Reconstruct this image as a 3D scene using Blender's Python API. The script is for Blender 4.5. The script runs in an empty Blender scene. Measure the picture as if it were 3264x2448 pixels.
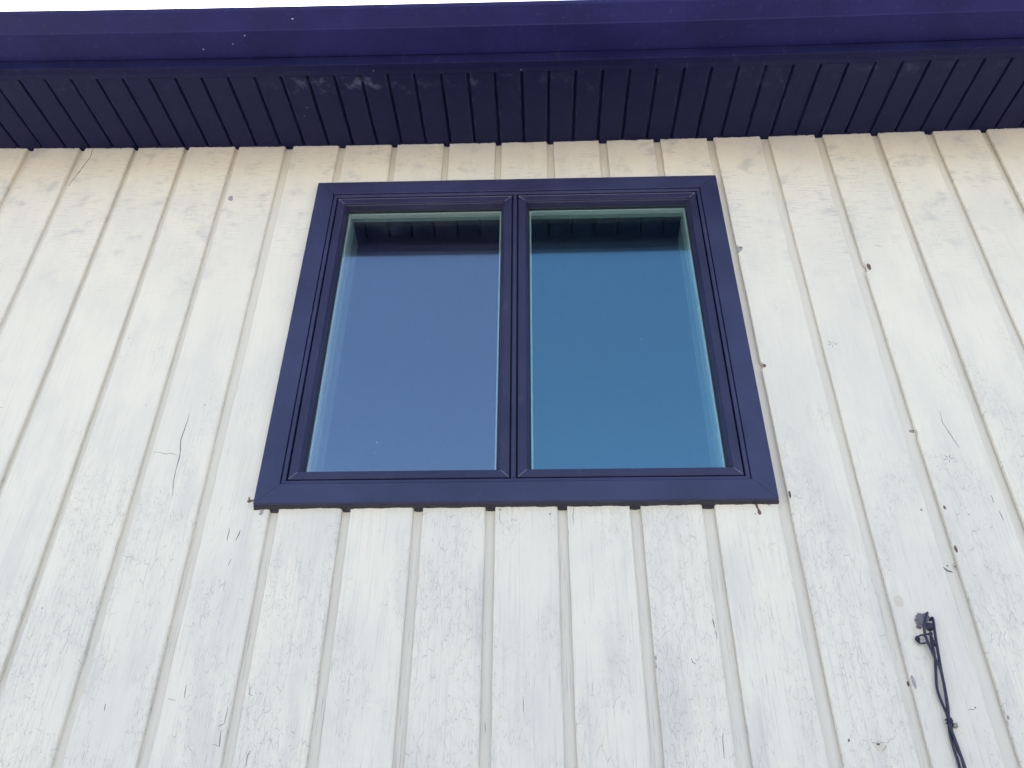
import bpy, bmesh, math, random
from mathutils import Vector, Matrix
random.seed(7)
S = bpy.context.scene
COL = S.collection
# ------------------------------------------------------------------ camera
CAM_POS = (0.05736, -1.86065, -1.0967)
YAW, PITCH, ROLL = -0.0348, 0.6615, 0.0081
def cam_matrix():
    cy, sy, cp, sp = math.cos(YAW), math.sin(YAW), math.cos(PITCH), math.sin(PITCH)
    f = Vector((sy*cp, cy*cp, sp)); r = Vector((cy, -sy, 0)); u = r.cross(f)
    cr, sr = math.cos(ROLL), math.sin(ROLL)
    r2 = cr*r + sr*u; u2 = -sr*r + cr*u
    m = Matrix((r2, u2, -f)).transposed().to_4x4()
    m.translation = CAM_POS
    return m
cd = bpy.data.cameras.new('camera'); cam = bpy.data.objects.new('camera', cd); COL.objects.link(cam)
cd.sensor_width = 36; cd.lens = 32.83; cd.clip_start = 0.01; cd.clip_end = 2000
cam.matrix_world = cam_matrix(); S.camera = cam
# ------------------------------------------------------------------ sky, sun, exposure
SUN_EL, SUN_AZ = math.radians(50), math.radians(-25)     # azimuth from +Y (behind the house) towards +X
W = bpy.data.worlds.new('World'); S.world = W; W.use_nodes = True
wn = W.node_tree.nodes; wl = W.node_tree.links
for n in list(wn): wn.remove(n)
sky = wn.new('ShaderNodeTexSky'); sky.sky_type = 'NISHITA'; sky.sun_disc = False
sky.sun_elevation = SUN_EL; sky.sun_rotation = SUN_AZ
sky.air_density = 1.0; sky.dust_density = 1.6; sky.ozone_density = 1.0
bg = wn.new('ShaderNodeBackground'); bg.inputs[1].default_value = 0.15
wo = wn.new('ShaderNodeOutputWorld'); wl.new(sky.outputs[0], bg.inputs[0]); wl.new(bg.outputs[0], wo.inputs[0])
ld = bpy.data.lights.new('sun', 'SUN'); ld.energy = 4.2; ld.angle = math.radians(.53); ld.color = (1, .95, .87)
sun = bpy.data.objects.new('sun', ld); COL.objects.link(sun)
sv = Vector((math.sin(SUN_AZ)*math.cos(SUN_EL), math.cos(SUN_AZ)*math.cos(SUN_EL), math.sin(SUN_EL)))
sun.rotation_euler = sv.to_track_quat('Z', 'Y').to_euler(); sun.location = (-3, 6, 9)
vs = S.view_settings; vs.view_transform = 'Standard'; vs.look = 'None'; vs.exposure = 1.38; vs.gamma = 1; vs.use_curve_mapping = False
S.render.engine = 'CYCLES'; S.cycles.use_adaptive_sampling = True; S.cycles.adaptive_threshold = .03; S.cycles.transparent_max_bounces = 24; S.cycles.max_bounces = 8; S.cycles.diffuse_bounces = 4; S.cycles.glossy_bounces = 5
# ------------------------------------------------------------------ helpers
def link(o, parent=None):
    COL.objects.link(o)
    if parent: o.parent = parent
    return o
def thing(name, label, cat, loc=(0, 0, 0), group=None):
    o = bpy.data.objects.new(name, None); link(o); o.location = loc; o.empty_display_size = .1
    o['label'] = label; o['category'] = cat
    if group: o['group'] = group
    o['kind'] = 'thing'
    return o
def mesh_obj(name, verts, faces, mats, parent=None, idx=None, smooth=False):
    me = bpy.data.meshes.new(name); me.from_pydata(verts, [], faces)
    for m in (mats if isinstance(mats, (list, tuple)) else [mats]): me.materials.append(m)
    if idx: me.polygons.foreach_set('material_index', idx)
    bm = bmesh.new(); bm.from_mesh(me); bmesh.ops.recalc_face_normals(bm, faces=bm.faces[:]); bm.to_mesh(me); bm.free()
    if smooth: me.polygons.foreach_set('use_smooth', [True]*len(me.polygons))
    me.update()
    return link(bpy.data.objects.new(name, me), parent)
def boxes(name, bl, mat, parent=None):
    v, f = [], []
    for x0, x1, y0, y1, z0, z1 in bl:
        b = len(v)
        v += [(x0,y0,z0),(x1,y0,z0),(x1,y1,z0),(x0,y1,z0),(x0,y0,z1),(x1,y0,z1),(x1,y1,z1),(x0,y1,z1)]
        f += [tuple(b+i for i in q) for q in ((0,3,2,1),(4,5,6,7),(0,1,5,4),(1,2,6,5),(2,3,7,6),(3,0,4,7))]
    return mesh_obj(name, v, f, mat, parent)
def prism_x(name, prof, xs, mat, parent=None, wob=None, smooth=False):
    """closed (y,z) outline swept along x"""
    v, f = [], []; n = len(prof)
    for x in xs:
        dy, dz = wob(x) if wob else (0, 0)
        v += [(x, y+dy, z+dz) for y, z in prof]
    for r in range(len(xs)-1):
        for k in range(n):
            a, b = r*n+k, r*n+(k+1) % n
            f.append((a, b, b+n, a+n))
    f.append(tuple(range(n))); f.append(tuple(range((len(xs)-1)*n, len(xs)*n))[::-1])
    return mesh_obj(name, v, f, mat, parent, smooth=smooth)
def tube(name, pts, r, mat, parent, seg=10, sub=6, rj=0):
    P = [Vector(p) for p in pts]; Q = []
    for i in range(len(P)-1):                                   # Catmull-Rom
        p0, p1, p2, p3 = P[max(i-1, 0)], P[i], P[i+1], P[min(i+2, len(P)-1)]
        for k in range(sub):
            t = k/sub
            Q.append(.5*((2*p1)+(p2-p0)*t+(2*p0-5*p1+4*p2-p3)*t*t+(3*p1-p0-3*p2+p3)*t**3))
    Q.append(P[-1])
    v, f = [], []; up = Vector((.3, 1, .2))
    for i, q in enumerate(Q):
        t = (Q[min(i+1, len(Q)-1)]-Q[max(i-1, 0)]).normalized()
        a = t.cross(up).normalized(); b = t.cross(a)
        rr = r*(1+random.uniform(-rj, rj))
        v += [tuple(q+rr*(a*math.cos(2*math.pi*k/seg)+b*math.sin(2*math.pi*k/seg))) for k in range(seg)]
    for i in range(len(Q)-1):
        for k in range(seg):
            a, b = i*seg+k, i*seg+(k+1) % seg
            f.append((a, b, b+seg, a+seg))
    f.append(tuple(range(seg))); f.append(tuple(range((len(Q)-1)*seg, len(Q)*seg)))
    return mesh_obj(name, v, f, mat, parent, smooth=True)
def plate(name, outline, y, th, mat, parent):
    """thin flake on the wall: (x,z) outline, front at y-th"""
    n = len(outline); v = [(x, y-th, z) for x, z in outline]+[(x, y+.001, z) for x, z in outline]
    f = [tuple(range(n))]+[(k, (k+1) % n, (k+1) % n+n, k+n) for k in range(n)]
    return mesh_obj(name, v, f, mat, parent)
def disc_outline(x, z, rx, rz, n=10, j=.12, rot=0):
    o = []
    for k in range(n):
        a = 2*math.pi*k/n; q = 1+random.uniform(-j, j)
        px, pz = rx*q*math.cos(a), rz*q*math.sin(a)
        o.append((x+px*math.cos(rot)-pz*math.sin(rot), z+px*math.sin(rot)+pz*math.cos(rot)))
    return o
# ------------------------------------------------------------------ materials
class NT:
    def __init__(s, name):
        s.m = bpy.data.materials.new(name); s.m.use_nodes = True
        s.t = s.m.node_tree; s.n = s.t.nodes; s.b = s.n['Principled BSDF']; s.out = s.n['Material Output']
    def lk(s, a, b): s.t.links.new(a, b)
    def val(s, sock, v):
        if hasattr(v, 'is_linked') or isinstance(v, bpy.types.NodeSocket): s.lk(v, sock)
        else: sock.default_value = v
    def math(s, op, a, b=0., c=0., clamp=False):
        n = s.n.new('ShaderNodeMath'); n.operation = op; n.use_clamp = clamp
        for i, q in enumerate((a, b, c)): s.val(n.inputs[i], q)
        return n.outputs[0]
    def mapr(s, v, a, b, c=0., d=1.):
        n = s.n.new('ShaderNodeMapRange'); n.interpolation_type = 'SMOOTHSTEP'
        for i, q in enumerate((v, a, b, c, d)): s.val(n.inputs[i], q)
        return n.outputs[0]
    def vec(s, op, a, b):
        n = s.n.new('ShaderNodeVectorMath'); n.operation = op; s.val(n.inputs[0], a); s.val(n.inputs[1], b); return n.outputs[0]
    def noise(s, v, scale, detail=3, rough=.55, out=0):
        n = s.n.new('ShaderNodeTexNoise'); s.lk(v, n.inputs['Vector']); n.inputs['Scale'].default_value = scale
        n.inputs['Detail'].default_value = detail; n.inputs['Roughness'].default_value = rough; return n.outputs[out]
    def mix(s, fac, a, b):
        n = s.n.new('ShaderNodeMix'); n.data_type = 'RGBA'; s.val(n.inputs[0], fac)
        for k, q in ((6, a), (7, b)):
            if isinstance(q, (tuple, list)): n.inputs[k].default_value = (*q, 1) if len(q) == 3 else q
            else: s.lk(q, n.inputs[k])
        return n.outputs[2]
    def pos(s, rnd=0):
        g = s.n.new('ShaderNodeNewGeometry').outputs['Position']
        if rnd:
            oi = s.n.new('ShaderNodeObjectInfo'); c = s.n.new('ShaderNodeCombineXYZ')
            m = s.math('MULTIPLY', oi.outputs['Random'], rnd); s.lk(m, c.inputs[0]); s.lk(m, c.inputs[2])
            return g, s.vec('ADD', g, c.outputs[0]), oi.outputs['Random']
        return g
    def bump(s, h, dist, strength=1., prev=None):
        n = s.n.new('ShaderNodeBump'); s.val(n.inputs['Height'], h); n.inputs['Distance'].default_value = dist; n.inputs['Strength'].default_value = strength
        if prev is not None: s.lk(prev, n.inputs['Normal'])
        return n.outputs[0]
def simple(name, col, rough=.6, spec=.5, var=.12, scale=40, metal=0, bump=0.0):
    t = NT(name); p = t.pos()
    f = t.noise(p, scale, 3)
    c = t.mix(f, tuple(q*(1-var) for q in col), tuple(min(1, q*(1+var)) for q in col))
    t.lk(c, t.b.inputs['Base Color']); t.b.inputs['Roughness'].default_value = rough
    t.b.inputs['Specular IOR Level'].default_value = spec; t.b.inputs['Metallic'].default_value = metal
    if bump: t.lk(t.bump(f, bump), t.b.inputs['Normal'])
    return t.m
def xz(t, rnd=37.):
    """(x, z) of the surface plus a shift of its own for each board, as a flat 2-D texture space"""
    g = t.n.new('ShaderNodeNewGeometry').outputs['Position']; sep = t.n.new('ShaderNodeSeparateXYZ'); t.lk(g, sep.inputs[0])
    r = t.n.new('ShaderNodeObjectInfo').outputs['Random']; c = t.n.new('ShaderNodeCombineXYZ')
    t.lk(t.math('MULTIPLY_ADD', r, rnd, sep.outputs[0]), c.inputs[0]); t.lk(t.math('MULTIPLY_ADD', r, rnd*.7, sep.outputs[2]), c.inputs[1])
    return c.outputs[0], sep.outputs[2], r
def n2(t, v, sx, sz, detail=3, rough=.55, out=0):
    n = t.n.new('ShaderNodeTexNoise'); n.noise_dimensions = '2D'; t.lk(t.vec('MULTIPLY', v, (sx, sz, 1)), n.inputs['Vector'])
    n.inputs['Scale'].default_value = 1; n.inputs['Detail'].default_value = detail; n.inputs['Roughness'].default_value = rough; return n.outputs[out]
def board_paint():
    t = NT('weathered_cream_paint'); p, z, rnd = xz(t)
    low = t.mapr(z, .8, -.4); high = t.mapr(z, .5, 1.1)
    col = t.mix(t.mapr(n2(t, p, 8, 3.5, 4), .33, .70), (.838, .768, .638), (.772, .714, .610))
    col = t.mix(t.mapr(rnd, 0, 1, 0, .35), col, (.737, .674, .594))
    grain = n2(t, p, 170, 5, 4, .65)
    col = t.mix(t.math('MULTIPLY', t.mapr(grain, .50, .74), t.math('MULTIPLY_ADD', low, .22, .08)), col, (.49, .47, .44))
    patch = t.math('MULTIPLY', t.mapr(n2(t, p, 11, 2.6, 3), .50, .70), low)
    col = t.mix(t.math('MULTIPLY', patch, .30), col, (.53, .51, .485))
    saw = n2(t, p, 16, 280, 4, .7)
    sawm = t.math('MULTIPLY', t.mapr(n2(t, p, 8, 4.5, 3), .36, .58), high)
    col = t.mix(t.math('MULTIPLY', t.math('MULTIPLY', t.mapr(saw, .54, .72), sawm), .62), col, (.40, .37, .33))
    smudge = t.math('MULTIPLY', t.mapr(n2(t, p, 10, 12, 4, .6), .54, .76), high)
    col = t.mix(t.math('MULTIPLY', smudge, .46), col, (.42, .41, .40))
    wob = t.vec('SUBTRACT', n2(t, p, 60, 60, 2, out=1), (.5, .5, .5))
    pw = t.vec('ADD', p, t.vec('MULTIPLY', wob, (.004, .012, 0)))
    crack = None
    for sx, sz, w, ns, lo, hi, st in ((210, 46, .040, 9, .46, .66, .55), (95, 20, .022, 6, .52, .68, .60)):
        vo = t.n.new('ShaderNodeTexVoronoi'); vo.feature = 'DISTANCE_TO_EDGE'; vo.voronoi_dimensions = '2D'
        t.lk(t.vec('MULTIPLY', pw, (sx, sz, 1)), vo.inputs['Vector']); vo.inputs['Scale'].default_value = 1
        line = t.mapr(vo.outputs['Distance'], w*1.8, w*.3)
        brk = t.mapr(n2(t, p, ns*8, ns*4, 2), .43, .58)
        area = t.mapr(t.math('ADD', n2(t, p, ns, ns*.45, 2), t.math('MULTIPLY_ADD', low, .20, t.math('MULTIPLY_ADD', t.math('FRACT', t.math('MULTIPLY', rnd, 17.)), .20, -.26))), lo, hi)
        c = t.math('MULTIPLY', t.math('MULTIPLY', t.math('MULTIPLY', line, brk), area), st)
        crack = c if crack is None else t.math('MAXIMUM', crack, c)
    chk = t.math('MULTIPLY', t.math('MULTIPLY', t.mapr(n2(t, p, 430, 20, 2), .68, .75), t.mapr(n2(t, p, 10, 6, 2), .46, .6)), low)
    dark = t.math('MAXIMUM', crack, t.math('MULTIPLY', chk, .6))
    col = t.mix(t.math('MULTIPLY', dark, .62), col, (.20, .20, .22))
    t.lk(col, t.b.inputs['Base Color']); t.b.inputs['Roughness'].default_value = .62; t.b.inputs['Specular IOR Level'].default_value = .3
    h = t.math('MULTIPLY_ADD', t.math('MULTIPLY', saw, high), .7, t.math('MULTIPLY', grain, .3))
    h = t.math('MULTIPLY_ADD', n2(t, p, 24, 7, 3), 2.2, h); h = t.math('SUBTRACT', h, dark)
    t.lk(t.bump(h, .0008, .75), t.b.inputs['Normal'])
    return t.m
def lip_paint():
    t = NT('shaded_cream_paint'); p, z, rnd = xz(t)  # less weathered cream, with the shade of the recess mixed into the colour
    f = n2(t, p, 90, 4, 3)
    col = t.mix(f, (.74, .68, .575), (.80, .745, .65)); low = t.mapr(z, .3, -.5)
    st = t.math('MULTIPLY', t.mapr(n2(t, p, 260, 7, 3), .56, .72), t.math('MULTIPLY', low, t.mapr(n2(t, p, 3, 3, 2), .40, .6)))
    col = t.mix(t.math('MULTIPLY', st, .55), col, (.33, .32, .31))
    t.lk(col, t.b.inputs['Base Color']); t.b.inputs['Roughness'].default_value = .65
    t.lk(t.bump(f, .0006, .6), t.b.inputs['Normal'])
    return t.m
PW = .0775                                   # soffit board width
NAVY = (.036, .038, .093)
def trim_paint(name='dark_enamel', col=NAVY, rough=.42, grain=900, spec=.4):
    t = NT(name); p = t.pos()
    n = t.noise(p, 6, 4); f = t.noise(p, grain, 2)
    c = t.mix(t.mapr(n, .3, .7), tuple(q*.84 for q in col), tuple(q*1.14 for q in col))
    dust = t.math('MULTIPLY', t.mapr(t.noise(t.vec('MULTIPLY', p, (1, 1, .35)), 55, 5, .75), .56, .80), .16)
    speck = t.math('MULTIPLY', t.mapr(t.noise(p, 330, 1), .765, .80), .5)
    c = t.mix(t.math('MAXIMUM', dust, speck), c, (.22, .22, .27))
    t.lk(c, t.b.inputs['Base Color'])
    t.lk(t.mapr(n, .3, .7, rough-.05, rough+.07), t.b.inputs['Roughness']); t.b.inputs['Specular IOR Level'].default_value = spec
    t.lk(t.bump(f, .00025, .35), t.b.inputs['Normal'])
    return t.m
def soffit_paint():
    t = NT('soffit_paint'); g = t.pos()
    sep = t.n.new('ShaderNodeSeparateXYZ'); t.lk(g, sep.inputs[0]); y = sep.outputs[1]
    f = t.noise(g, 30, 4)
    col = t.mix(f, (.0095, .0110, .048), (.0150, .0165, .066))
    # pale scuffs: brushed-off primer near the outer board ends, thin rubs along the board edges
    end = t.math('MULTIPLY', t.mapr(y, -.20, -.270), t.mapr(y, -.296, -.284))
    sc = t.math('MULTIPLY', t.mapr(t.noise(t.vec('MULTIPLY', g, (1, .8, 1)), 26, 4, .68), .50, .70), end)
    big = t.math('MULTIPLY', t.mapr(t.noise(g, 3.1, 2), .42, .60), t.mapr(t.math('ABSOLUTE', t.math('ADD', sep.outputs[0], .05)), 1.5, .6, .15, 1.))
    sc = t.math('MULTIPLY', sc, big)
    rub = t.math('MULTIPLY', t.mapr(t.noise(t.vec('MULTIPLY', g, (6, 2.0, 2)), 14, 4, .7), .66, .76), .35)
    fr = t.math('FRACT', t.math('DIVIDE', t.math('SUBTRACT', sep.outputs[0], .024-PW*200), PW)); ed = t.math('ABSOLUTE', t.math('SUBTRACT', fr, .5))
    edge = t.math('MULTIPLY', t.math('MULTIPLY', t.mapr(ed, .385, .41), t.mapr(ed, .428, .42)), t.mapr(t.noise(t.vec('MULTIPLY', g, (30, 9, 1)), 3, 4, .7), .50, .64))
    rub = t.math('MAXIMUM', rub, t.math('MULTIPLY', edge, .40))
    t.lk(t.mix(t.math('MULTIPLY', t.math('MAXIMUM', sc, rub), .45), col, (.20, .22, .33)), t.b.inputs['Base Color'])
    t.b.inputs['Roughness'].default_value = .55; t.b.inputs['Specular IOR Level'].default_value = .15
    t.lk(t.bump(t.noise(t.vec('MULTIPLY', g, (60, 8, 8)), 3, 3), .0006, .5), t.b.inputs['Normal'])
    return t.m
def glass(name, tint, r0):
    t = NT(name); t.n.remove(t.b)
    geo = t.n.new('ShaderNodeNewGeometry')
    d = t.n.new('ShaderNodeVectorMath'); d.operation = 'DOT_PRODUCT'; t.lk(geo.outputs['Normal'], d.inputs[0]); t.lk(geo.outputs['Incoming'], d.inputs[1])
    c = t.math('ABSOLUTE', d.outputs['Value'])
    F = t.math('MULTIPLY_ADD', t.math('POWER', t.math('SUBTRACT', 1., c, clamp=True), 5.), 1-r0, r0)
    gl = t.n.new('ShaderNodeBsdfGlossy'); gl.inputs['Color'].default_value = (*tint, 1); gl.inputs['Roughness'].default_value = 0.0
    tr = t.n.new('ShaderNodeBsdfTransparent'); tr.inputs['Color'].default_value = (.93, .975, .955, 1)
    m = t.n.new('ShaderNodeMixShader'); t.lk(F, m.inputs[0]); t.lk(tr.outputs[0], m.inputs[1]); t.lk(gl.outputs[0], m.inputs[2])
    t.lk(m.outputs[0], t.out.inputs[0])
    return t.m
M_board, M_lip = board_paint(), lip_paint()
M_trim = trim_paint(); M_sash = trim_paint('sash_enamel', (.029, .027, .068), .38)
M_gut = trim_paint('gutter_enamel', (.0150, .0145, .090), .45, 300, .2)
M_fascia = trim_paint('fascia_enamel', (.0095, .010, .052), .55, 300, .15)
M_soffit = soffit_paint()
M_caulk = simple('dark_caulk', (.030, .028, .042), .45, .5, .3, 120, bump=.001)
M_gasket = simple('black_rubber', (.012, .014, .018), .5)
M_spacer = simple('silver_spacer', (.62, .70, .66), .45, .5, .05)
M_glassL = glass('window_glass_violet', (.76, .84, 1.0), .195)
M_glassI = glass('inner_glass', (.8, .9, 1.0), .045)
M_glassR = glass('window_glass_blue', (.46, .82, .95), .195)
M_stop = simple('pale_inner_stop', (.62, .72, .72), .5, .5, .05)
M_reveal = simple('grey_inner_reveal', (.30, .34, .38), .7, .3, .1)
M_highlight = simple('pale_highlight', (.20, .19, .27), .5)  # pale tone standing in for highlights on the sash mitres and top edge
M_crack = simple('bare_crack', (.12, .115, .115), .9)
M_chip = simple('bare_brown_wood', (.17, .105, .085), .8, .3, .25, 200)
M_tan = simple('tan_knot', (.66, .59, .48), .75, .3, .15, 150)
M_grey = simple('grey_knot', (.36, .34, .34), .8, .3, .25, 150)
M_white = simple('white_speck', (.75, .75, .75), .7)
M_cable = simple('cable_jacket', (.018, .019, .050), .45, .5, .2, 80)
M_putty = simple('weathered_putty', (.20, .185, .21), .85, .3, .35, 140, bump=.004)
M_nail = simple('galvanised_nail', (.30, .27, .22), .55, .5, .25, 300, bump=.001)
M_ground = simple('pale_gravel', (.45, .42, .37), .95, .2, .35, 30, bump=.02)
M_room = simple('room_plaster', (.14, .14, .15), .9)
M_core = simple('wall_sheathing', (.30, .24, .17), .9)
M_roof = simple('roof_metal', (.05, .05, .07), .5)
# ------------------------------------------------------------------ ground
g = mesh_obj('ground', [(-600, -600, -2.7), (600, -600, -2.7), (600, 600, -2.7), (-600, 600, -2.7)], [(0, 1, 2, 3)], M_ground)
g['kind'] = 'structure'; g['label'] = 'pale gravel ground in front of the house'
# ------------------------------------------------------------------ clad wall
HX = 3.3                                     # half width of the house front
OX, OZ0, OZ1 = .56, .014, 1.108              # window opening
wall = thing('clad_wall', 'cream painted house wall of vertical channel boards round the window', 'wall', (0, 0, -2.7))
def wl_(o):                                  # keep world coordinates under an offset parent
    o.matrix_parent_inverse = Matrix.Translation((0, 0, 2.7)); return o
boxes_core = [(-HX, -OX, .022, .15, -2.7, 1.36), (OX, HX, .022, .15, -2.7, 1.36), (-OX, OX, .022, .15, -2.7, OZ0), (-OX, OX, .022, .15, OZ1, 1.36)]
wl_(boxes('sheathing', boxes_core, M_core, wall))
wl_(boxes('side_wall', [(-HX, -HX+.15, .151, 6, -2.7, 1.38)], M_board, wall)); wl_(boxes('side_wall', [(HX-.15, HX, .151, 6, -2.7, 1.38)], M_board, wall))
wl_(boxes('back_wall', [(-HX+.151, HX-.151, 5.85, 6, -2.7, 1.38)], M_board, wall))
G = [(-1.5763,-1.552,-1.5763,-1.552),(-1.4049,-1.3870,-1.404,-1.386),(-1.2273,-1.2120,-1.227,-1.211),(-1.0625,-1.0455,-1.063,-1.044),
 (-.8990,-.8850,-.8996,-.8776),(-.7372,-.7095,-.7325,-.7073),(-.5643,-.5420,-.5657,-.5437),(-.3950,-.3769,-.3992,-.3764),(-.2300,-.2106,-.2324,-.2100),
 (-.0658,-.0469,-.0658,-.0420),(.0965,.1173,.0999,.1236),(.2609,.2856,.2653,.2903),(.4325,.4540,.4269,.4576),(.5997,.6225,.6011,.6294),
 (.7682,.7940,.7733,.7955),(.9372,.9640,.9299,.9613),(1.1133,1.1350,1.111,1.135),(1.2797,1.3058,1.279,1.305),(1.4538,1.4740,1.4538,1.4740)]
while G[0][0] > -HX+.2:
    a = G[0][0]-.1665+random.uniform(-.004, .004); w = random.uniform(.019, .026); G.insert(0, (a, a+w, a, a+w))
while G[-1][1] < HX-.2:
    a = G[-1][0]+.1680+random.uniform(-.004, .004); w = random.uniform(.019, .026); G.append((a, a+w, a, a+w))
ZT, ZB = 1.3245, -.578
NOTCH = {  # bites where edge knots broke out: (x of the edge, z, depth, half height)
 'l': [(.9640, .7428, .006, .018), (.6228, .8230, .007, .016), (.6250, .4008, .006, .012), (.9635, .1927, .003, .010)]}
YB = {}
def board(k, z0, z1, cut=None, parent=wall):
    """board between channel k and channel k+1, with its recessed lip; cut=(x,z0,z1) takes the window corner out"""
    ga, gb = G[k], G[k+1]; dy = random.uniform(-.0011, .0011); tw = random.uniform(-.0008, .0008)
    at = lambda t, b, z: t+(b-t)*max(-.6, min(1.02, (ZT-z)/(ZT-ZB)))
    zs = []
    z = z0
    while z < z1-.03: zs.append((z, None)); z += random.uniform(.035, .06)
    zs.append((z1, None))
    for (nx, nz, d, h) in NOTCH['l']:
        if abs(nx-at(ga[1], ga[3], nz)) < .006 and z0 < nz < z1:
            zs = [q for q in zs if abs(q[0]-nz) > h]+[(nz-h, None), (nz-h*.5, d), (nz, d*.8), (nz+h*.6, d), (nz+h, None)]
            zs.sort(key=lambda q: q[0])
    if cut: zs = sorted([q for q in zs if abs(q[0]-cut[1]) > .01 and abs(q[0]-cut[2]) > .01]+[(cut[1], None), (cut[2], None)], key=lambda q: q[0])
    rows = []; jl = jr = 0
    for z, d in zs:
        jl = .7*jl+random.uniform(-.0005, .0005); jr = .7*jr+random.uniform(-.0005, .0005)
        xl = at(ga[1], ga[3], z)+jl+(d or 0); xr = at(gb[0], gb[2], z)+jr; xe = at(gb[1], gb[3], z)+.006
        if cut and cut[1] <= z <= cut[2]:
            if z == cut[1]: rows.append((xl, xr, xe, z)); rows.append((cut[0], xr, xe, z))
            elif z == cut[2]: rows.append((cut[0], xr, xe, z)); rows.append((xl, xr, xe, z))
            else: rows.append((cut[0], xr, xe, z))
        else: rows.append((xl, xr, xe, z))
    v, f, mi = [], [], []
    N = 12
    for xl, xr, xe, z in rows:
        a, b = dy-tw, dy+tw
        v += [(xl, .0096, z), (xl, a+.0012, z), (xl+.0012, a, z), (xr-.0062, b, z), (xr-.0030, b+.0007, z), (xr-.0010, b+.0022, z), (xr, b+.0050, z), (xr+.0004, .0128+dy, z),
              (xe, .0132+dy, z), (xe, .0185, z), (xl+.0075, .0185, z), (xl+.0075, .0096, z)]
    for r in range(len(rows)-1):
        for q in range(N):
            a, b = r*N+q, r*N+(q+1) % N
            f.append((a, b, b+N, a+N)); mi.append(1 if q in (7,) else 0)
    f += [tuple(range(N)), tuple(range((len(rows)-1)*N, len(rows)*N))]; mi += [0, 0]
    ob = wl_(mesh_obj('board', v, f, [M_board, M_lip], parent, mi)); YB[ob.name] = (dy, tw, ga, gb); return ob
BOARDS = []
for k in range(len(G)-1):
    xl, xr = G[k][1], G[k+1][0]; ztop = 1.331+.0080*min(abs((xl+xr)/2), 1.8)**2
    if xl > -.56 and xr < .45:
        lo = board(k, -2.62, OZ0); hi = board(k, OZ1, ztop); BOARDS += [(xl, xr, -9, .5, lo), (xl, xr, .5, 9, hi)]
    elif xl < .5 < xr: BOARDS.append((xl, xr, -9, 9, board(k, -2.62, ztop, (.585, OZ0, OZ1))))
    else: BOARDS.append((xl, xr, -9, 9, board(k, -2.62, ztop)))
def board_at(x, z):
    best = min((b for b in BOARDS if b[2] < z < b[3]), key=lambda b: max(b[0]-x, x-b[1], 0)); return best[4]
# cracks, knots, nails and paint chips of single boards
def face_y(ob, x):
    dy, tw, ga, gb = YB[ob.name]; t = (x-ga[1])/(gb[0]-ga[1]); return dy-tw+2*tw*max(0, min(1, t))
def flat(name, outline, mat, th=.00035, lip=False):
    cx = sum(p[0] for p in outline)/len(outline); cz = sum(p[1] for p in outline)/len(outline)
    ob = board_at(cx-(.02 if lip else 0), cz); y = .0132+YB[ob.name][0] if lip else face_y(ob, cx)
    if lip: outline = [(.0574+(x-.0574)*1.0071, -1.0967+(z+1.0967)*1.0071) for x, z in outline]
    return plate(name, outline, y, th, mat, ob)
def crack(pts, w=.0012):
    L, R = [], []
    q = []
    for (x0, z0), (x1, z1) in zip(pts, pts[1:]):
        n = max(2, int(math.hypot(x1-x0, z1-z0)/.012))
        for i in range(n): q.append((x0+(x1-x0)*i/n+random.uniform(-.0008, .0008), z0+(z1-z0)*i/n))
    q.append(pts[-1])
    for i, (x, z) in enumerate(q):
        a, b = q[max(i-1, 0)], q[min(i+1, len(q)-1)]
        dx, dz = b[0]-a[0], b[1]-a[1]; l = math.hypot(dx, dz) or 1; nx, nz = -dz/l, dx/l
        ww = w*.5*math.sin(math.pi*(i+.35)/(len(q)-.3))**.6*random.uniform(.6, 1.2)
        L.append((x+nx*ww, z+nz*ww)); R.append((x-nx*ww, z-nz*ww))
    mx, mz = q[len(q)//2]; ob = board_at(mx, mz); yf = face_y(ob, mx)-.0004
    n = len(q); v = [(x, yf, z) for x, z in L]+[(x, yf, z) for x, z in R]+[(x, .002, z) for x, z in L]+[(x, .002, z) for x, z in R]
    f = []
    for i in range(n-1): f += [(i, i+1, n+i+1, n+i), (i, 2*n+i, 2*n+i+1, i+1), (n+i, n+i+1, 3*n+i+1, 3*n+i)]
    return mesh_obj('crack', v, f, M_crack, ob)
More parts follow.
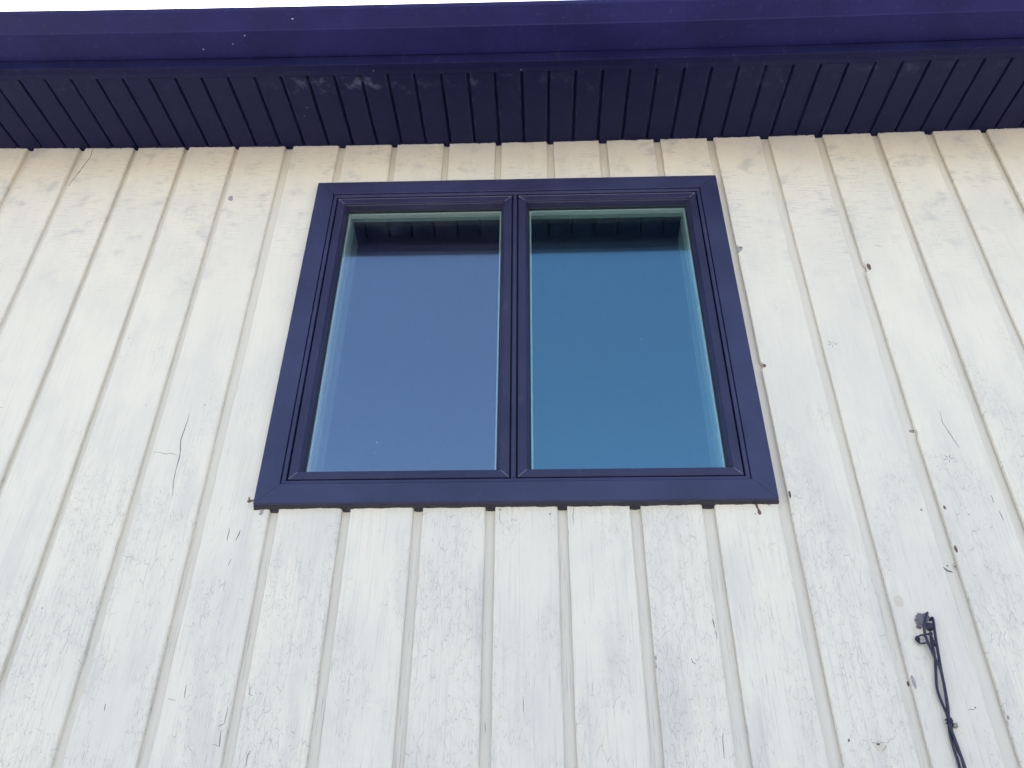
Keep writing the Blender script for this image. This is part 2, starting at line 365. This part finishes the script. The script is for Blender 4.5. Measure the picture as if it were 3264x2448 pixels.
for pts, w in [
 ([(-1.3609,1.344),(-1.3578,1.2886),(-1.364,1.258),(-1.3758,1.2053),(-1.385,1.1537)], .0024),
 ([(-.8133,.2728),(-.8142,.2244),(-.8169,.1928),(-.8097,.1539),(-.8091,.1159),(-.8076,.075),(-.8015,.035)], .0024),
 ([(-.8766,.1587),(-.8624,.1577),(-.845,.1525),(-.8292,.1542),(-.8165,.1483)], .0014),
 ([(-.876,-.119),(-.8663,-.124),(-.8547,-.1225),(-.8496,-.1307)], .0013),
 ([(-.6482,-.0542),(-.6489,-.0711),(-.6483,-.0846)], .0018), ([(-.6232,-.0578),(-.6255,-.0697),(-.6287,-.0848)], .0026),
 ([(-.630,-.13),(-.633,-.146)], .0018), ([(.1355,-.004),(.1341,-.0277),(.1332,-.0523)], .0018),
 ([(-.577,-.5053),(-.5777,-.519),(-.5747,-.5367),(-.589,-.5326)], .0024), ([(-.668,-.4153),(-.6656,-.4415)], .002), ([(-.6986,-.4428),(-.6817,-.4472)], .0013),
 ([(-.8239,-.4524),(-.8228,-.4666)], .0018), ([(-.5739,-.459),(-.5744,-.4928),(-.5861,-.4983)], .0016), ([(-.5366,-.4188),(-.5354,-.4334),(-.5274,-.4377)], .0016),
 ([(-.5168,-.5742),(-.5161,-.5556),(-.513,-.545)], .0018), ([(.4178,-.2794),(.4181,-.2883),(.42,-.2989)], .003), ([(.3639,-.3642),(.3662,-.3726),(.3722,-.3767)], .0018),
 ([(.4204,-.3042),(.421,-.3252)], .0014), ([(.4078,-.514),(.405,-.5353),(.4045,-.5622)], .002), ([(.0196,-.4419),(.0202,-.4723)], .0015), ([(-.0548,-.4909),(-.0543,-.5111)], .0016),
 ([(1.0338,.2534),(1.03,.2195),(1.0501,.1447)], .0015), ([(1.0842,.0139),(1.0832,-.0059)], .002), ([(1.0889,-.0256),(1.0911,-.0507)], .0016),
 ([(-.031,-.012),(-.034,-.03),(-.0305,-.05)], .0010), ([(.628,1.060),(.640,1.0605)], .0014), ([(1.01,.83),(1.03,.825)], .001)]:
    crack(pts, w*.72)
def knot(x, z, rx, rz, mat, core=None, rot=0, name='knot', lip=False):
    flat(name, disc_outline(x, z, rx, rz, 11, .16, rot), mat, .0003, lip)
    if core: flat('knot_hole', disc_outline(x+core[0], z+core[1], core[2], core[3], 7, .3), M_crack, .0006, lip)
knot(.9532, -.1637, .0080, .009, M_tan, (-.001, 0, .0020, .0024), lip=True); flat('knot_hole', disc_outline(.9372, -.161, .0026, .0018, 6, .3), M_crack, lip=True)
crack([(.928, -.165), (.934, -.172), (.944, -.176)], .0016)
knot(.8137, -.2422, .0115, .0125, M_tan); knot(.8005, -.4155, .0040, .014, M_grey, rot=.1)
flat('knot_hole', disc_outline(.7884, -.4201, .0026, .006, 6, .3), M_crack, lip=True)
knot(.7044, -.5399, .011, .010, M_tan, (-.003, .003, .003, .002)); flat('knot_hole', disc_outline(.6475, -.5291, .0026, .0034, 6, .4), M_crack)
crack([(.690, -.533), (.700, -.535), (.716, -.533)], .001); crack([(.705, -.549), (.713, -.545), (.716, -.538)], .001)
flat('knot_hole', disc_outline(.9062, -.4667, .0016, .002, 6, .2), M_crack); crack([(.893, -.470), (.904, -.471)], .0012)
knot(-.8656, 1.0812, .0080, .012, M_grey, rot=.2); knot(-.0327, -.0105, .0036, .0042, M_tan, (0, 0, .0013, .0018))
knot(.9173, -.0225, .0026, .003, M_grey, name='nail_head'); knot(.0814, -.0234, .0024, .0026, M_grey, name='nail_head')
for x, z in [(-1.30,.30),(-.93,.30),(-.78,.30),(-1.02,-.245),(1.02,-.035)]:
    knot(x, z, .0017, .0019, M_grey, name='nail_head')
knot(.6310, .8230, .0080, .010, M_grey, (.004, .006, .004, .003)); knot(.9745, .7460, .005, .013, M_chip, (.001, -.008, .003, .005)); knot(.6335, .4000, .004, .006, M_chip)
knot(.950, .1925, .006, .0045, M_grey, (.004, .002, .002, .0015), lip=True)
for x, z in [(1.017, .115), (.8187, .4696)]:                       # star-checked knots
    for a in (0, 1.1, 2.2, 3.4, 4.6): crack([(x+.003*math.cos(a), z+.003*math.sin(a)), (x+.013*math.cos(a), z+.012*math.sin(a))], .001)
flat('paint_chip', [(.5475,-.001),(.5540,-.001),(.5545,-.013),(.5590,-.024),(.5580,-.030),(.5540,-.0315),(.5505,-.026),(.5515,-.018),(.5490,-.009)], M_chip)
flat('paint_chip', disc_outline(.5450, -.0285, .0014, .0016, 6), M_chip)
flat('paint_chip', [(.5755,-.001),(.5825,-.001),(.5820,-.007),(.5795,-.0085),(.5768,-.006)], M_grey)
flat('paint_chip', [(-.6205,.028),(-.6170,.029),(-.6160,.0225),(-.6085,.0215),(-.602,.024),(-.602,.0185),(-.610,.0165),(-.6160,.013),(-.6215,.0165),(-.6190,.022)], M_chip)
flat('paint_chip', [(-.587,-.006),(-.578,-.005),(-.5790,-.016),(-.5835,-.020),(-.5895,-.0165),(-.5860,-.013)], M_grey)
flat('paint_chip', disc_outline(.6310, .020, .0028, .010, 8, .25), M_chip); flat('paint_chip', disc_outline(.2918, -.362, .0020, .006, 7, .2), M_grey)
flat('paint_chip', disc_outline(.2910, -.379, .0016, .006, 7, .25), M_grey); flat('paint_chip', disc_outline(.9665, -.120, .0030, .009, 8, .25), M_chip)
flat('paint_chip', disc_outline(.9707, -.0165, .0026, .005, 7, .25), M_chip); flat('paint_chip', disc_outline(.9640, -.486, .0024, .005, 7, .25), M_grey)
# ------------------------------------------------------------------ roof overhang
SL = .22; Z0 = 1.322
roof = thing('roof_overhang', 'dark navy roof overhang with grooved soffit boards above the wall', 'roof', (0, 0, 1.322))
PINV = Matrix.Translation((0, 0, -1.322))
def rp(o): o.matrix_parent_inverse = PINV; return o
def dip(x): return .0080*min(abs(x), 1.8)**2
PW = .0775; c_, s_ = 1/math.hypot(1, SL), SL/math.hypot(1, SL)
def soffit_mesh(seed):
    rr = random.Random(seed); d = rr.uniform(-.0008, .0008)
    prof = [(.0002, .0085), (.0016, .0080), (.0050, .0008+d), (.0062, d), (PW-.0062, d), (PW-.0050, .0008+d), (PW-.0016, .0080), (PW-.0002, .0085), (PW-.0002, .014), (.0002, .014)]
    v, f = [], []; n = len(prof); ys = [.018, -.10, -.20, -.2965]
    for y in ys:
        for x, h in prof: v.append((x-PW/2, y+h*s_*-1, Z0+SL*y+h*c_))
    for r in range(len(ys)-1):
        for k in range(n):
            a, b = r*n+k, r*n+(k+1) % n; f.append((a, b, b+n, a+n))
    f += [tuple(range(n)), tuple(range((len(ys)-1)*n, len(ys)*n))]
    o = mesh_obj('soffit_board', v, f, M_soffit); me = o.data; bpy.data.objects.remove(o); return me
SM = [soffit_mesh(i) for i in range(5)]
k0 = int((-HX-.05)/PW); k1 = int((HX+.05)/PW)
for k in range(k0, k1+1):
    o = bpy.data.objects.new('soffit_board', random.choice(SM)); link(o, roof); rp(o); o.location = (.024+PW*(k+.5), 0, dip(.024+PW*(k+.5)))
XS = [-HX-.06+i*(2*HX+.12)/60 for i in range(61)]
rp(prism_x('edge_strip', [(-.2970, Z0+SL*-.297-.0004), (-.3155, Z0+SL*-.3155-.0004), (-.3155, Z0+.02), (-.2970, Z0+.02)], XS, M_soffit, roof, wob=lambda x: (0, dip(x))))
rp(prism_x('fascia', [(-.3157, 1.2515), (-.3340, 1.2515), (-.3352, 1.2527), (-.3352, 1.345), (-.3157, 1.345)], XS, M_fascia, roof, wob=lambda x: (0, dip(x))))
rp(prism_x('roof_sheet', [(-.350, 1.398), (3., 1.398+.22*3.350), (3., 1.428+.22*3.350), (-.350, 1.428)], [-HX-.1, HX+.1], M_roof, roof))
rp(prism_x('roof_sheet', [(3.001, 1.398+.22*3.350), (6.350, 1.398), (6.350, 1.428), (3.001, 1.428+.22*3.350)], [-HX-.1, HX+.1], M_roof, roof))
for x in (-HX+.0, HX-.15):
    rp(prism_x('gable_wall', [(.02, 1.381), (5.98, 1.381), (3., 1.385+.21*3.1)], [x+.001, x+.149], M_core, roof))
# irregular paint line where the soffit meets the boards
def bead():
    v, f = [], []; x = -HX+.05; j = 0; rows = []
    while x < HX-.05:
        y = -.0012; dz = 0.
        for gp in G:
            if gp[0]+.0005 < x < gp[1]-.0005: y = .0117
        j = .6*j+random.uniform(-.0012, .0012)
        rows.append((x, y, dip(x)+1.3215+SL*y-.0020+j-(.0008 if y > 0 else 0)-(random.random() < .03)*random.uniform(.001, .004)))
        x += .0035
    for x, y, z in rows: v += [(x, y, z), (x, y-.0022, z+.0016), (x, y-.004, Z0+.004+dip(x)), (x, y+.006, Z0+.006+dip(x))]
    for i in range(len(rows)-1):
        for k in range(4):
            a, b = i*4+k, i*4+(k+1) % 4; f.append((a, b, b+4, a+4))
    rp(mesh_obj('caulk_bead', v, f, M_fascia, roof))
bead()
# ------------------------------------------------------------------ gutter
gut = thing('gutter', 'navy blue metal rain gutter running along the edge of the roof', 'gutter', (0, -.41, 1.26))
GI = Matrix.Translation((0, .41, -1.26))
gp = [(-.3362, 1.2915), (-.3375, 1.2905), (-.4105, 1.3020), (-.4140, 1.3030), (-.4160, 1.3050), (-.4590, 1.3300), (-.4612, 1.3325), (-.4625, 1.3350), (-.4625, 1.3435), (-.4605, 1.3450), (-.4560, 1.3440),
      (-.4575, 1.3360), (-.4560, 1.3330), (-.4145, 1.3085), (-.4100, 1.3060), (-.3400, 1.2950), (-.3400, 1.362), (-.3362, 1.362)]
o = prism_x('trough', gp, XS, M_gut, gut, wob=lambda x: (.0006*math.sin(x*3.1), dip(x)+.0008*math.sin(x*1.7+1))); o.matrix_parent_inverse = GI
def speck(c, r, parent, inv=None):
    bm = bmesh.new(); bmesh.ops.create_icosphere(bm, subdivisions=1, radius=1)
    for q in bm.verts: q.co = Vector((c[0]+q.co.x*r[0], c[1]+q.co.y*r[1], c[2]+q.co.z*r[2]))
    me = bpy.data.meshes.new('speck'); bm.to_mesh(me); bm.free(); me.materials.append(M_white); o = link(bpy.data.objects.new('speck', me), parent)
    if inv: o.matrix_parent_inverse = inv
for c, r in (((-.6176, -.4395, 1.3187), (.004, .0014, .0012)), ((-.7602, -.401, 1.3003), (.0018, .0018, .0008)), ((-.7996, -.3785, 1.2968), (.0016, .0016, .0008)), ((-.8882, -.3643, 1.2945), (.0018, .0018, .0008))):
    speck((c[0], c[1], c[2]+dip(c[0])), r, gut, GI)
for c in ((.022, -.3063, 1.2540), (-.4015, -.313, 1.2522), (-.6426, -.1367, 1.2917), (-.6259, -.171, 1.2842)): speck((c[0], c[1], c[2]+dip(c[0])), (.0013, .0013, .0008), roof, PINV)
# ------------------------------------------------------------------ window
WIN = (-.6, .6, 0., 1.1235)
win = thing('window', 'navy framed two-sash window reflecting blue sky under the eave', 'window', (0, 0, 0))
def rails(name, rect, prof, mat, parent, gap=.0002, sides='btlr'):
    """four mitred lengths round a rectangle; prof = closed (inset, y) outline"""
    x0, x1, z0, z1 = rect; out = []; n = len(prof)
    for s in sides:
        v = []
        for e in (0, 1):
            for d, y in prof:
                gx = gap
                if s == 'b': p = ((x0+d+gx) if e == 0 else (x1-d-gx), y, z0+d)
                if s == 't': p = ((x0+d+gx) if e == 0 else (x1-d-gx), y, z1-d)
                if s == 'l': p = (x0+d, y, (z0+d+gx) if e == 0 else (z1-d-gx))
                if s == 'r': p = (x1-d, y, (z0+d+gx) if e == 0 else (z1-d-gx))
                v.append(p)
        f = [(k, (k+1) % n, (k+1) % n+n, k+n) for k in range(n)]+[tuple(range(n)), tuple(range(n, 2*n))]
        out.append(mesh_obj(name, v, f, mat, parent))
    return out
rails('trim', WIN, [(0, .003), (0, -.0165), (.0012, -.018), (.0522, -.018), (.0530, -.0172), (.0530, .003)], M_trim, win, .0004)
rails('frame', WIN, [(.0549, .05), (.0549, -.0138), (.0556, -.0146), (.0634, -.0136), (.0642, -.0128), (.0642, .05)], M_trim, win)
SZ0, SZ1 = .0690, 1.1235-.0685
boxes('mullion', [(-.0072, .0032, -.0128, .05, .0652, 1.0583)], M_trim, win)
boxes('mullion_bead', [(-.0040, .0000, -.0150, -.0129, .0660, 1.0575)], M_trim, win)
boxes('gap_seal', [(-.5349, -.5322, .006, .05, .0652, 1.0583), (.5322, .5349, .006, .05, .0652, 1.0583), (-.0118, -.0073, .006, .05, .0652, 1.0583), (.0033, .0073, .006, .05, .0652, 1.0583),
                   (-.5321, -.0119, .006, .05, .0652, .0688), (-.5321, -.0119, .006, .05, 1.0552, 1.0583), (.0074, .5321, .006, .05, .0652, .0688), (.0074, .5321, .006, .05, 1.0552, 1.0583)], M_gasket, win)
for rect, mg, lab in (((-.5320, -.0115, SZ0, SZ1), M_glassL, 'left sash with violet-blue glass'), ((.0076, .5320, SZ0, SZ1), M_glassR, 'right sash with greener blue glass')):
    sash = bpy.data.objects.new('sash', None); link(sash, win); sash['label'] = lab; sash.empty_display_size = .05
    rails('sash_rail', rect, [(0, .05), (0, -.0095), (.0010, -.0105), (.0205, -.0105), (.0215, -.0098), (.0225, -.0060), (.0245, -.0040), (.0290, .0115), (.0290, .05)], M_sash, sash, .0004)
    rails('gasket', rect, [(.0285, .0119), (.0315, .0125), (.0325, .0160), (.0325, .0176), (.0285, .0176)], M_gasket, sash)
    x0, x1, z0, z1 = rect; e = .0292
    boxes('pane', [(x0+e, x1-e, .0180, .0220, z0+e, z1-e)], mg, sash)
    boxes('pane', [(x0+e, x1-e, .0370, .0410, z0+e, z1-e)], M_glassI, sash)
    rails('spacer', rect, [(.0300, .0222), (.0365, .0222), (.0365, .0368), (.0300, .0368)], M_spacer, sash)
    for px_, pz_, pr in (((0.3318, 0.5097, 0.0018), (-0.3377, 0.1913, 0.0022), (-0.3401, 0.1601, 0.0014))):
        if x0 < px_ < x1: speck((px_, .0177, pz_), (pr*.6, .0004, pr*.5), sash)
    boxes('inner_stop', [(x0+.030, x0+.0368, .0415, .0800, z0+.03, z1-.03)], M_stop, sash); boxes('inner_stop', [(x1-.0368, x1-.030, .0415, .0800, z0+.03, z1-.03)], M_stop, sash)
    if x0 < -.1: boxes('inner_reveal', [(x0+.0300, x0+.0368, .0801, .1500, z0+.03, z1-.03)], M_reveal, sash)
    else: boxes('inner_reveal', [(x1-.0368, x1-.0300, .0801, .1500, z0+.03, z1-.03)], M_reveal, sash)
    boxes('inner_stop', [(x0+.0369, x1-.0369, .0415, .0500, z1-.0368, z1-.030)], M_stop, sash)
    for cx, cz, sx, sz in ((x0, z0, 1, 1), (x1, z0, -1, 1), (x0, z1, 1, -1), (x1, z1, -1, -1)):      # pale slivers: scratches and highlights painted along the mitres
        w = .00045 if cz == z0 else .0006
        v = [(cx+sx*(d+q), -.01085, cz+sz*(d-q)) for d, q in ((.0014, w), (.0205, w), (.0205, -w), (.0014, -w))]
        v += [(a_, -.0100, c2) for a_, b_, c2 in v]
        mesh_obj('mitre_highlight', v, [(0, 1, 2, 3), (0, 4, 5, 1), (1, 5, 6, 2), (2, 6, 7, 3), (3, 7, 4, 0)], M_highlight, sash)
    boxes('edge_highlight', [(x0+.002, x1-.002, -.01075, -.0090, z1-.0017, z1-.0003)], M_highlight, sash)  # pale strip paints the highlight along the top rail's upper edge
# caulk under the sill trim: a ragged line, and plugs where it fills the channels
def sill_caulk():
    v, f = [], []; j = 0; n = 300
    for i in range(n+1):
        x = -.601+1.203*i/n; j = .7*j+random.uniform(-.0007, .0007)
        d = .0080+.003*math.exp(-((x+.6)/.01)**2)
        v += [(x, -.0020+j*.3, -d*.45+j), (x, -.0085, -.0012+j*.5), (x, -.0090, .0010), (x, .001, .0010), (x, .001, -d*.55+j)]
    for i in range(n):
        for k in range(5):
            a, b = i*5+k, i*5+(k+1) % 5; f.append((a, b, b+5, a+5))
    mesh_obj('caulk_line', v, f, M_caulk, win)
sill_caulk()
for g4 in G:
    xa, xb = g4[0]+(g4[2]-g4[0])*.69, g4[1]+(g4[3]-g4[1])*.69
    if -.58 < xa < .55:
        n = 8; v, f = [], []
        for i in range(n+1):
            t = i/n; x = xa+.0006+(xb-xa-.0012)*t; d = .0052+.0016*math.sin(math.pi*t)+random.uniform(-.0006, .0006)
            v += [(x, -.0016, -.0022), (x, .0050, -d), (x, .0137, -d-.0006), (x, .0137, .006), (x, -.0016, .006)]
        for i in range(n):
            for k in range(5):
                a, b = i*5+k, i*5+(k+1) % 5; f.append((a, b, b+5, a+5))
        f += [tuple(range(5)), tuple(range(n*5, n*5+5))]
        mesh_obj('caulk_plug', v, f, M_caulk, win)
# dark room behind the panes
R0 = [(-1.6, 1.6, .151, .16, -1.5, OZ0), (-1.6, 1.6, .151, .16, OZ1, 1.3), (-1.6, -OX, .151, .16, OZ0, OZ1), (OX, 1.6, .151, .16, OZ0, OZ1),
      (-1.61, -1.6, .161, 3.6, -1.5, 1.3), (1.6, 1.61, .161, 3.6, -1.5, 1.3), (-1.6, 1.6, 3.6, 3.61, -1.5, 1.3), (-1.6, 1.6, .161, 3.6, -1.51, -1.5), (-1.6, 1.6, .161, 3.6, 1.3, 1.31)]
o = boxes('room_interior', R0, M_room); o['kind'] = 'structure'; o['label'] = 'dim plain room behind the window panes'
# ------------------------------------------------------------------ cable bundle
cab = thing('cable_bundle', 'bundle of thin dark cables hanging from a puttied hole in the wall', 'cable', (.85, -.01, -.29))
CI = Matrix.Translation((-.85, .01, .29))
def cp(o): o.matrix_parent_inverse = CI; return o
A = [(.8600,.010,-.2790),(.8616,-.010,-.2734),(.8494,-.020,-.2920),(.8424,-.018,-.3134),(.8433,-.014,-.3317),(.85,-.013,-.3704),(.8549,-.0125,-.3938),(.8542,-.012,-.4168),(.8504,-.012,-.4506),(.8452,-.012,-.4892),(.8433,-.012,-.5107),(.8448,-.012,-.5294),(.8472,-.012,-.5582),(.8478,-.012,-.5836),(.846,-.012,-.75),(.852,-.011,-1.1),(.85,-.010,-1.6)]
B = [(.8640,.010,-.2900),(.8697,-.008,-.2835),(.8656,-.012,-.3097),(.8633,-.010,-.334),(.8601,-.009,-.3667),(.857,-.008,-.3988),(.8546,-.008,-.4331),(.8508,-.008,-.4666),(.8459,-.008,-.4939),(.8452,-.008,-.5208),(.8469,-.008,-.5524),(.8508,-.008,-.5831),(.853,-.008,-.75),(.858,-.008,-1.1),(.857,-.007,-1.6)]
Cc = [(.8590,.006,-.3120),(.8580,-.010,-.3180),(.8530,-.013,-.3300),(.8535,-.009,-.357),(.8516,-.007,-.3747),(.8452,-.0065,-.4038),(.8402,-.0065,-.4323),(.8416,-.0065,-.4576),(.8451,-.0065,-.4796),(.8441,-.0065,-.496),(.8405,-.006,-.5255),(.841,-.006,-.557),(.8417,-.006,-.5825),(.840,-.006,-.75),(.843,-.006,-1.1),(.842,-.005,-1.6)]
for P, r in ((A, .0028), (B, .0029), (Cc, .0026)): cp(tube('cable', P, r, M_cable, cab))
ring = [(.8480,-.008,-.3330),(.8400,-.010,-.3215),(.8310,-.008,-.3240),(.8275,-.005,-.3300),(.8315,-.006,-.3370),(.8400,-.010,-.3385),(.8470,-.012,-.3360)]
cp(tube('cable_tie', ring, .0017, M_cable, cab)); cp(tube('cable_tie', [(.8460,-.012,-.3200),(.8520,-.016,-.3240),(.8560,-.014,-.3330),(.8520,-.011,-.3360)], .0018, M_cable, cab))
def lump(name, c, rad, mat, seed, rough=.35, n=2):
    bm = bmesh.new(); bmesh.ops.create_icosphere(bm, subdivisions=n, radius=1); rr = random.Random(seed)
    for q in bm.verts:
        k = 1+rr.uniform(-rough, rough*.6); q.co = Vector((c[0]+q.co.x*rad[0]*k, c[1]+q.co.y*rad[1]*k, c[2]+q.co.z*rad[2]*k))
    me = bpy.data.meshes.new(name); bm.to_mesh(me); bm.free(); me.materials.append(mat); return cp(link(bpy.data.objects.new(name, me), cab))
lump('putty', (.8520, -.002, -.2830), (.0135, .007, .0135), M_putty, 3, .4); lump('putty', (.8425, -.001, -.2960), (.008, .004, .009), M_putty, 5, .45)
for i_, (a_, b_, r_) in enumerate(((.8470, -.2745, .005), (.8590, -.2735, .0045), (.8400, -.2850, .0045), (.8430, -.2775, .004), (.8640, -.2800, .004), (.8370, -.3000, .0035))): lump('putty', (a_, -.001, b_), (r_, .004, r_), M_putty, 20+i_, .6)
lump('grommet', (.8610, -.006, -.3020), (.0095, .009, .0095), M_cable, 9, .15); lump('tie_head', (.8560, -.010, -.3390), (.0062, .007, .0075), M_cable, 4, .2); lump('tie_head', (.8285, -.006, -.3285), (.0052, .005, .0068), M_cable, 11, .25)
wrap = []
for i in range(25):
    a = 2*math.pi*i/12; wrap.append((.8450+.0058*math.cos(a), -.0088+.0062*math.sin(a), -.4900-i*.00050))
cp(tube('cable_wrap', wrap, .0016, M_cable, cab, 8, 3))
nb = boxes('nail_clip', [(.8500, .8600, -.0100, .0000, -.5075, -.4985)], M_nail, cab); cp(nb)
bv = nb.modifiers.new('bevel', 'BEVEL'); bv.width = .0022; bv.segments = 2
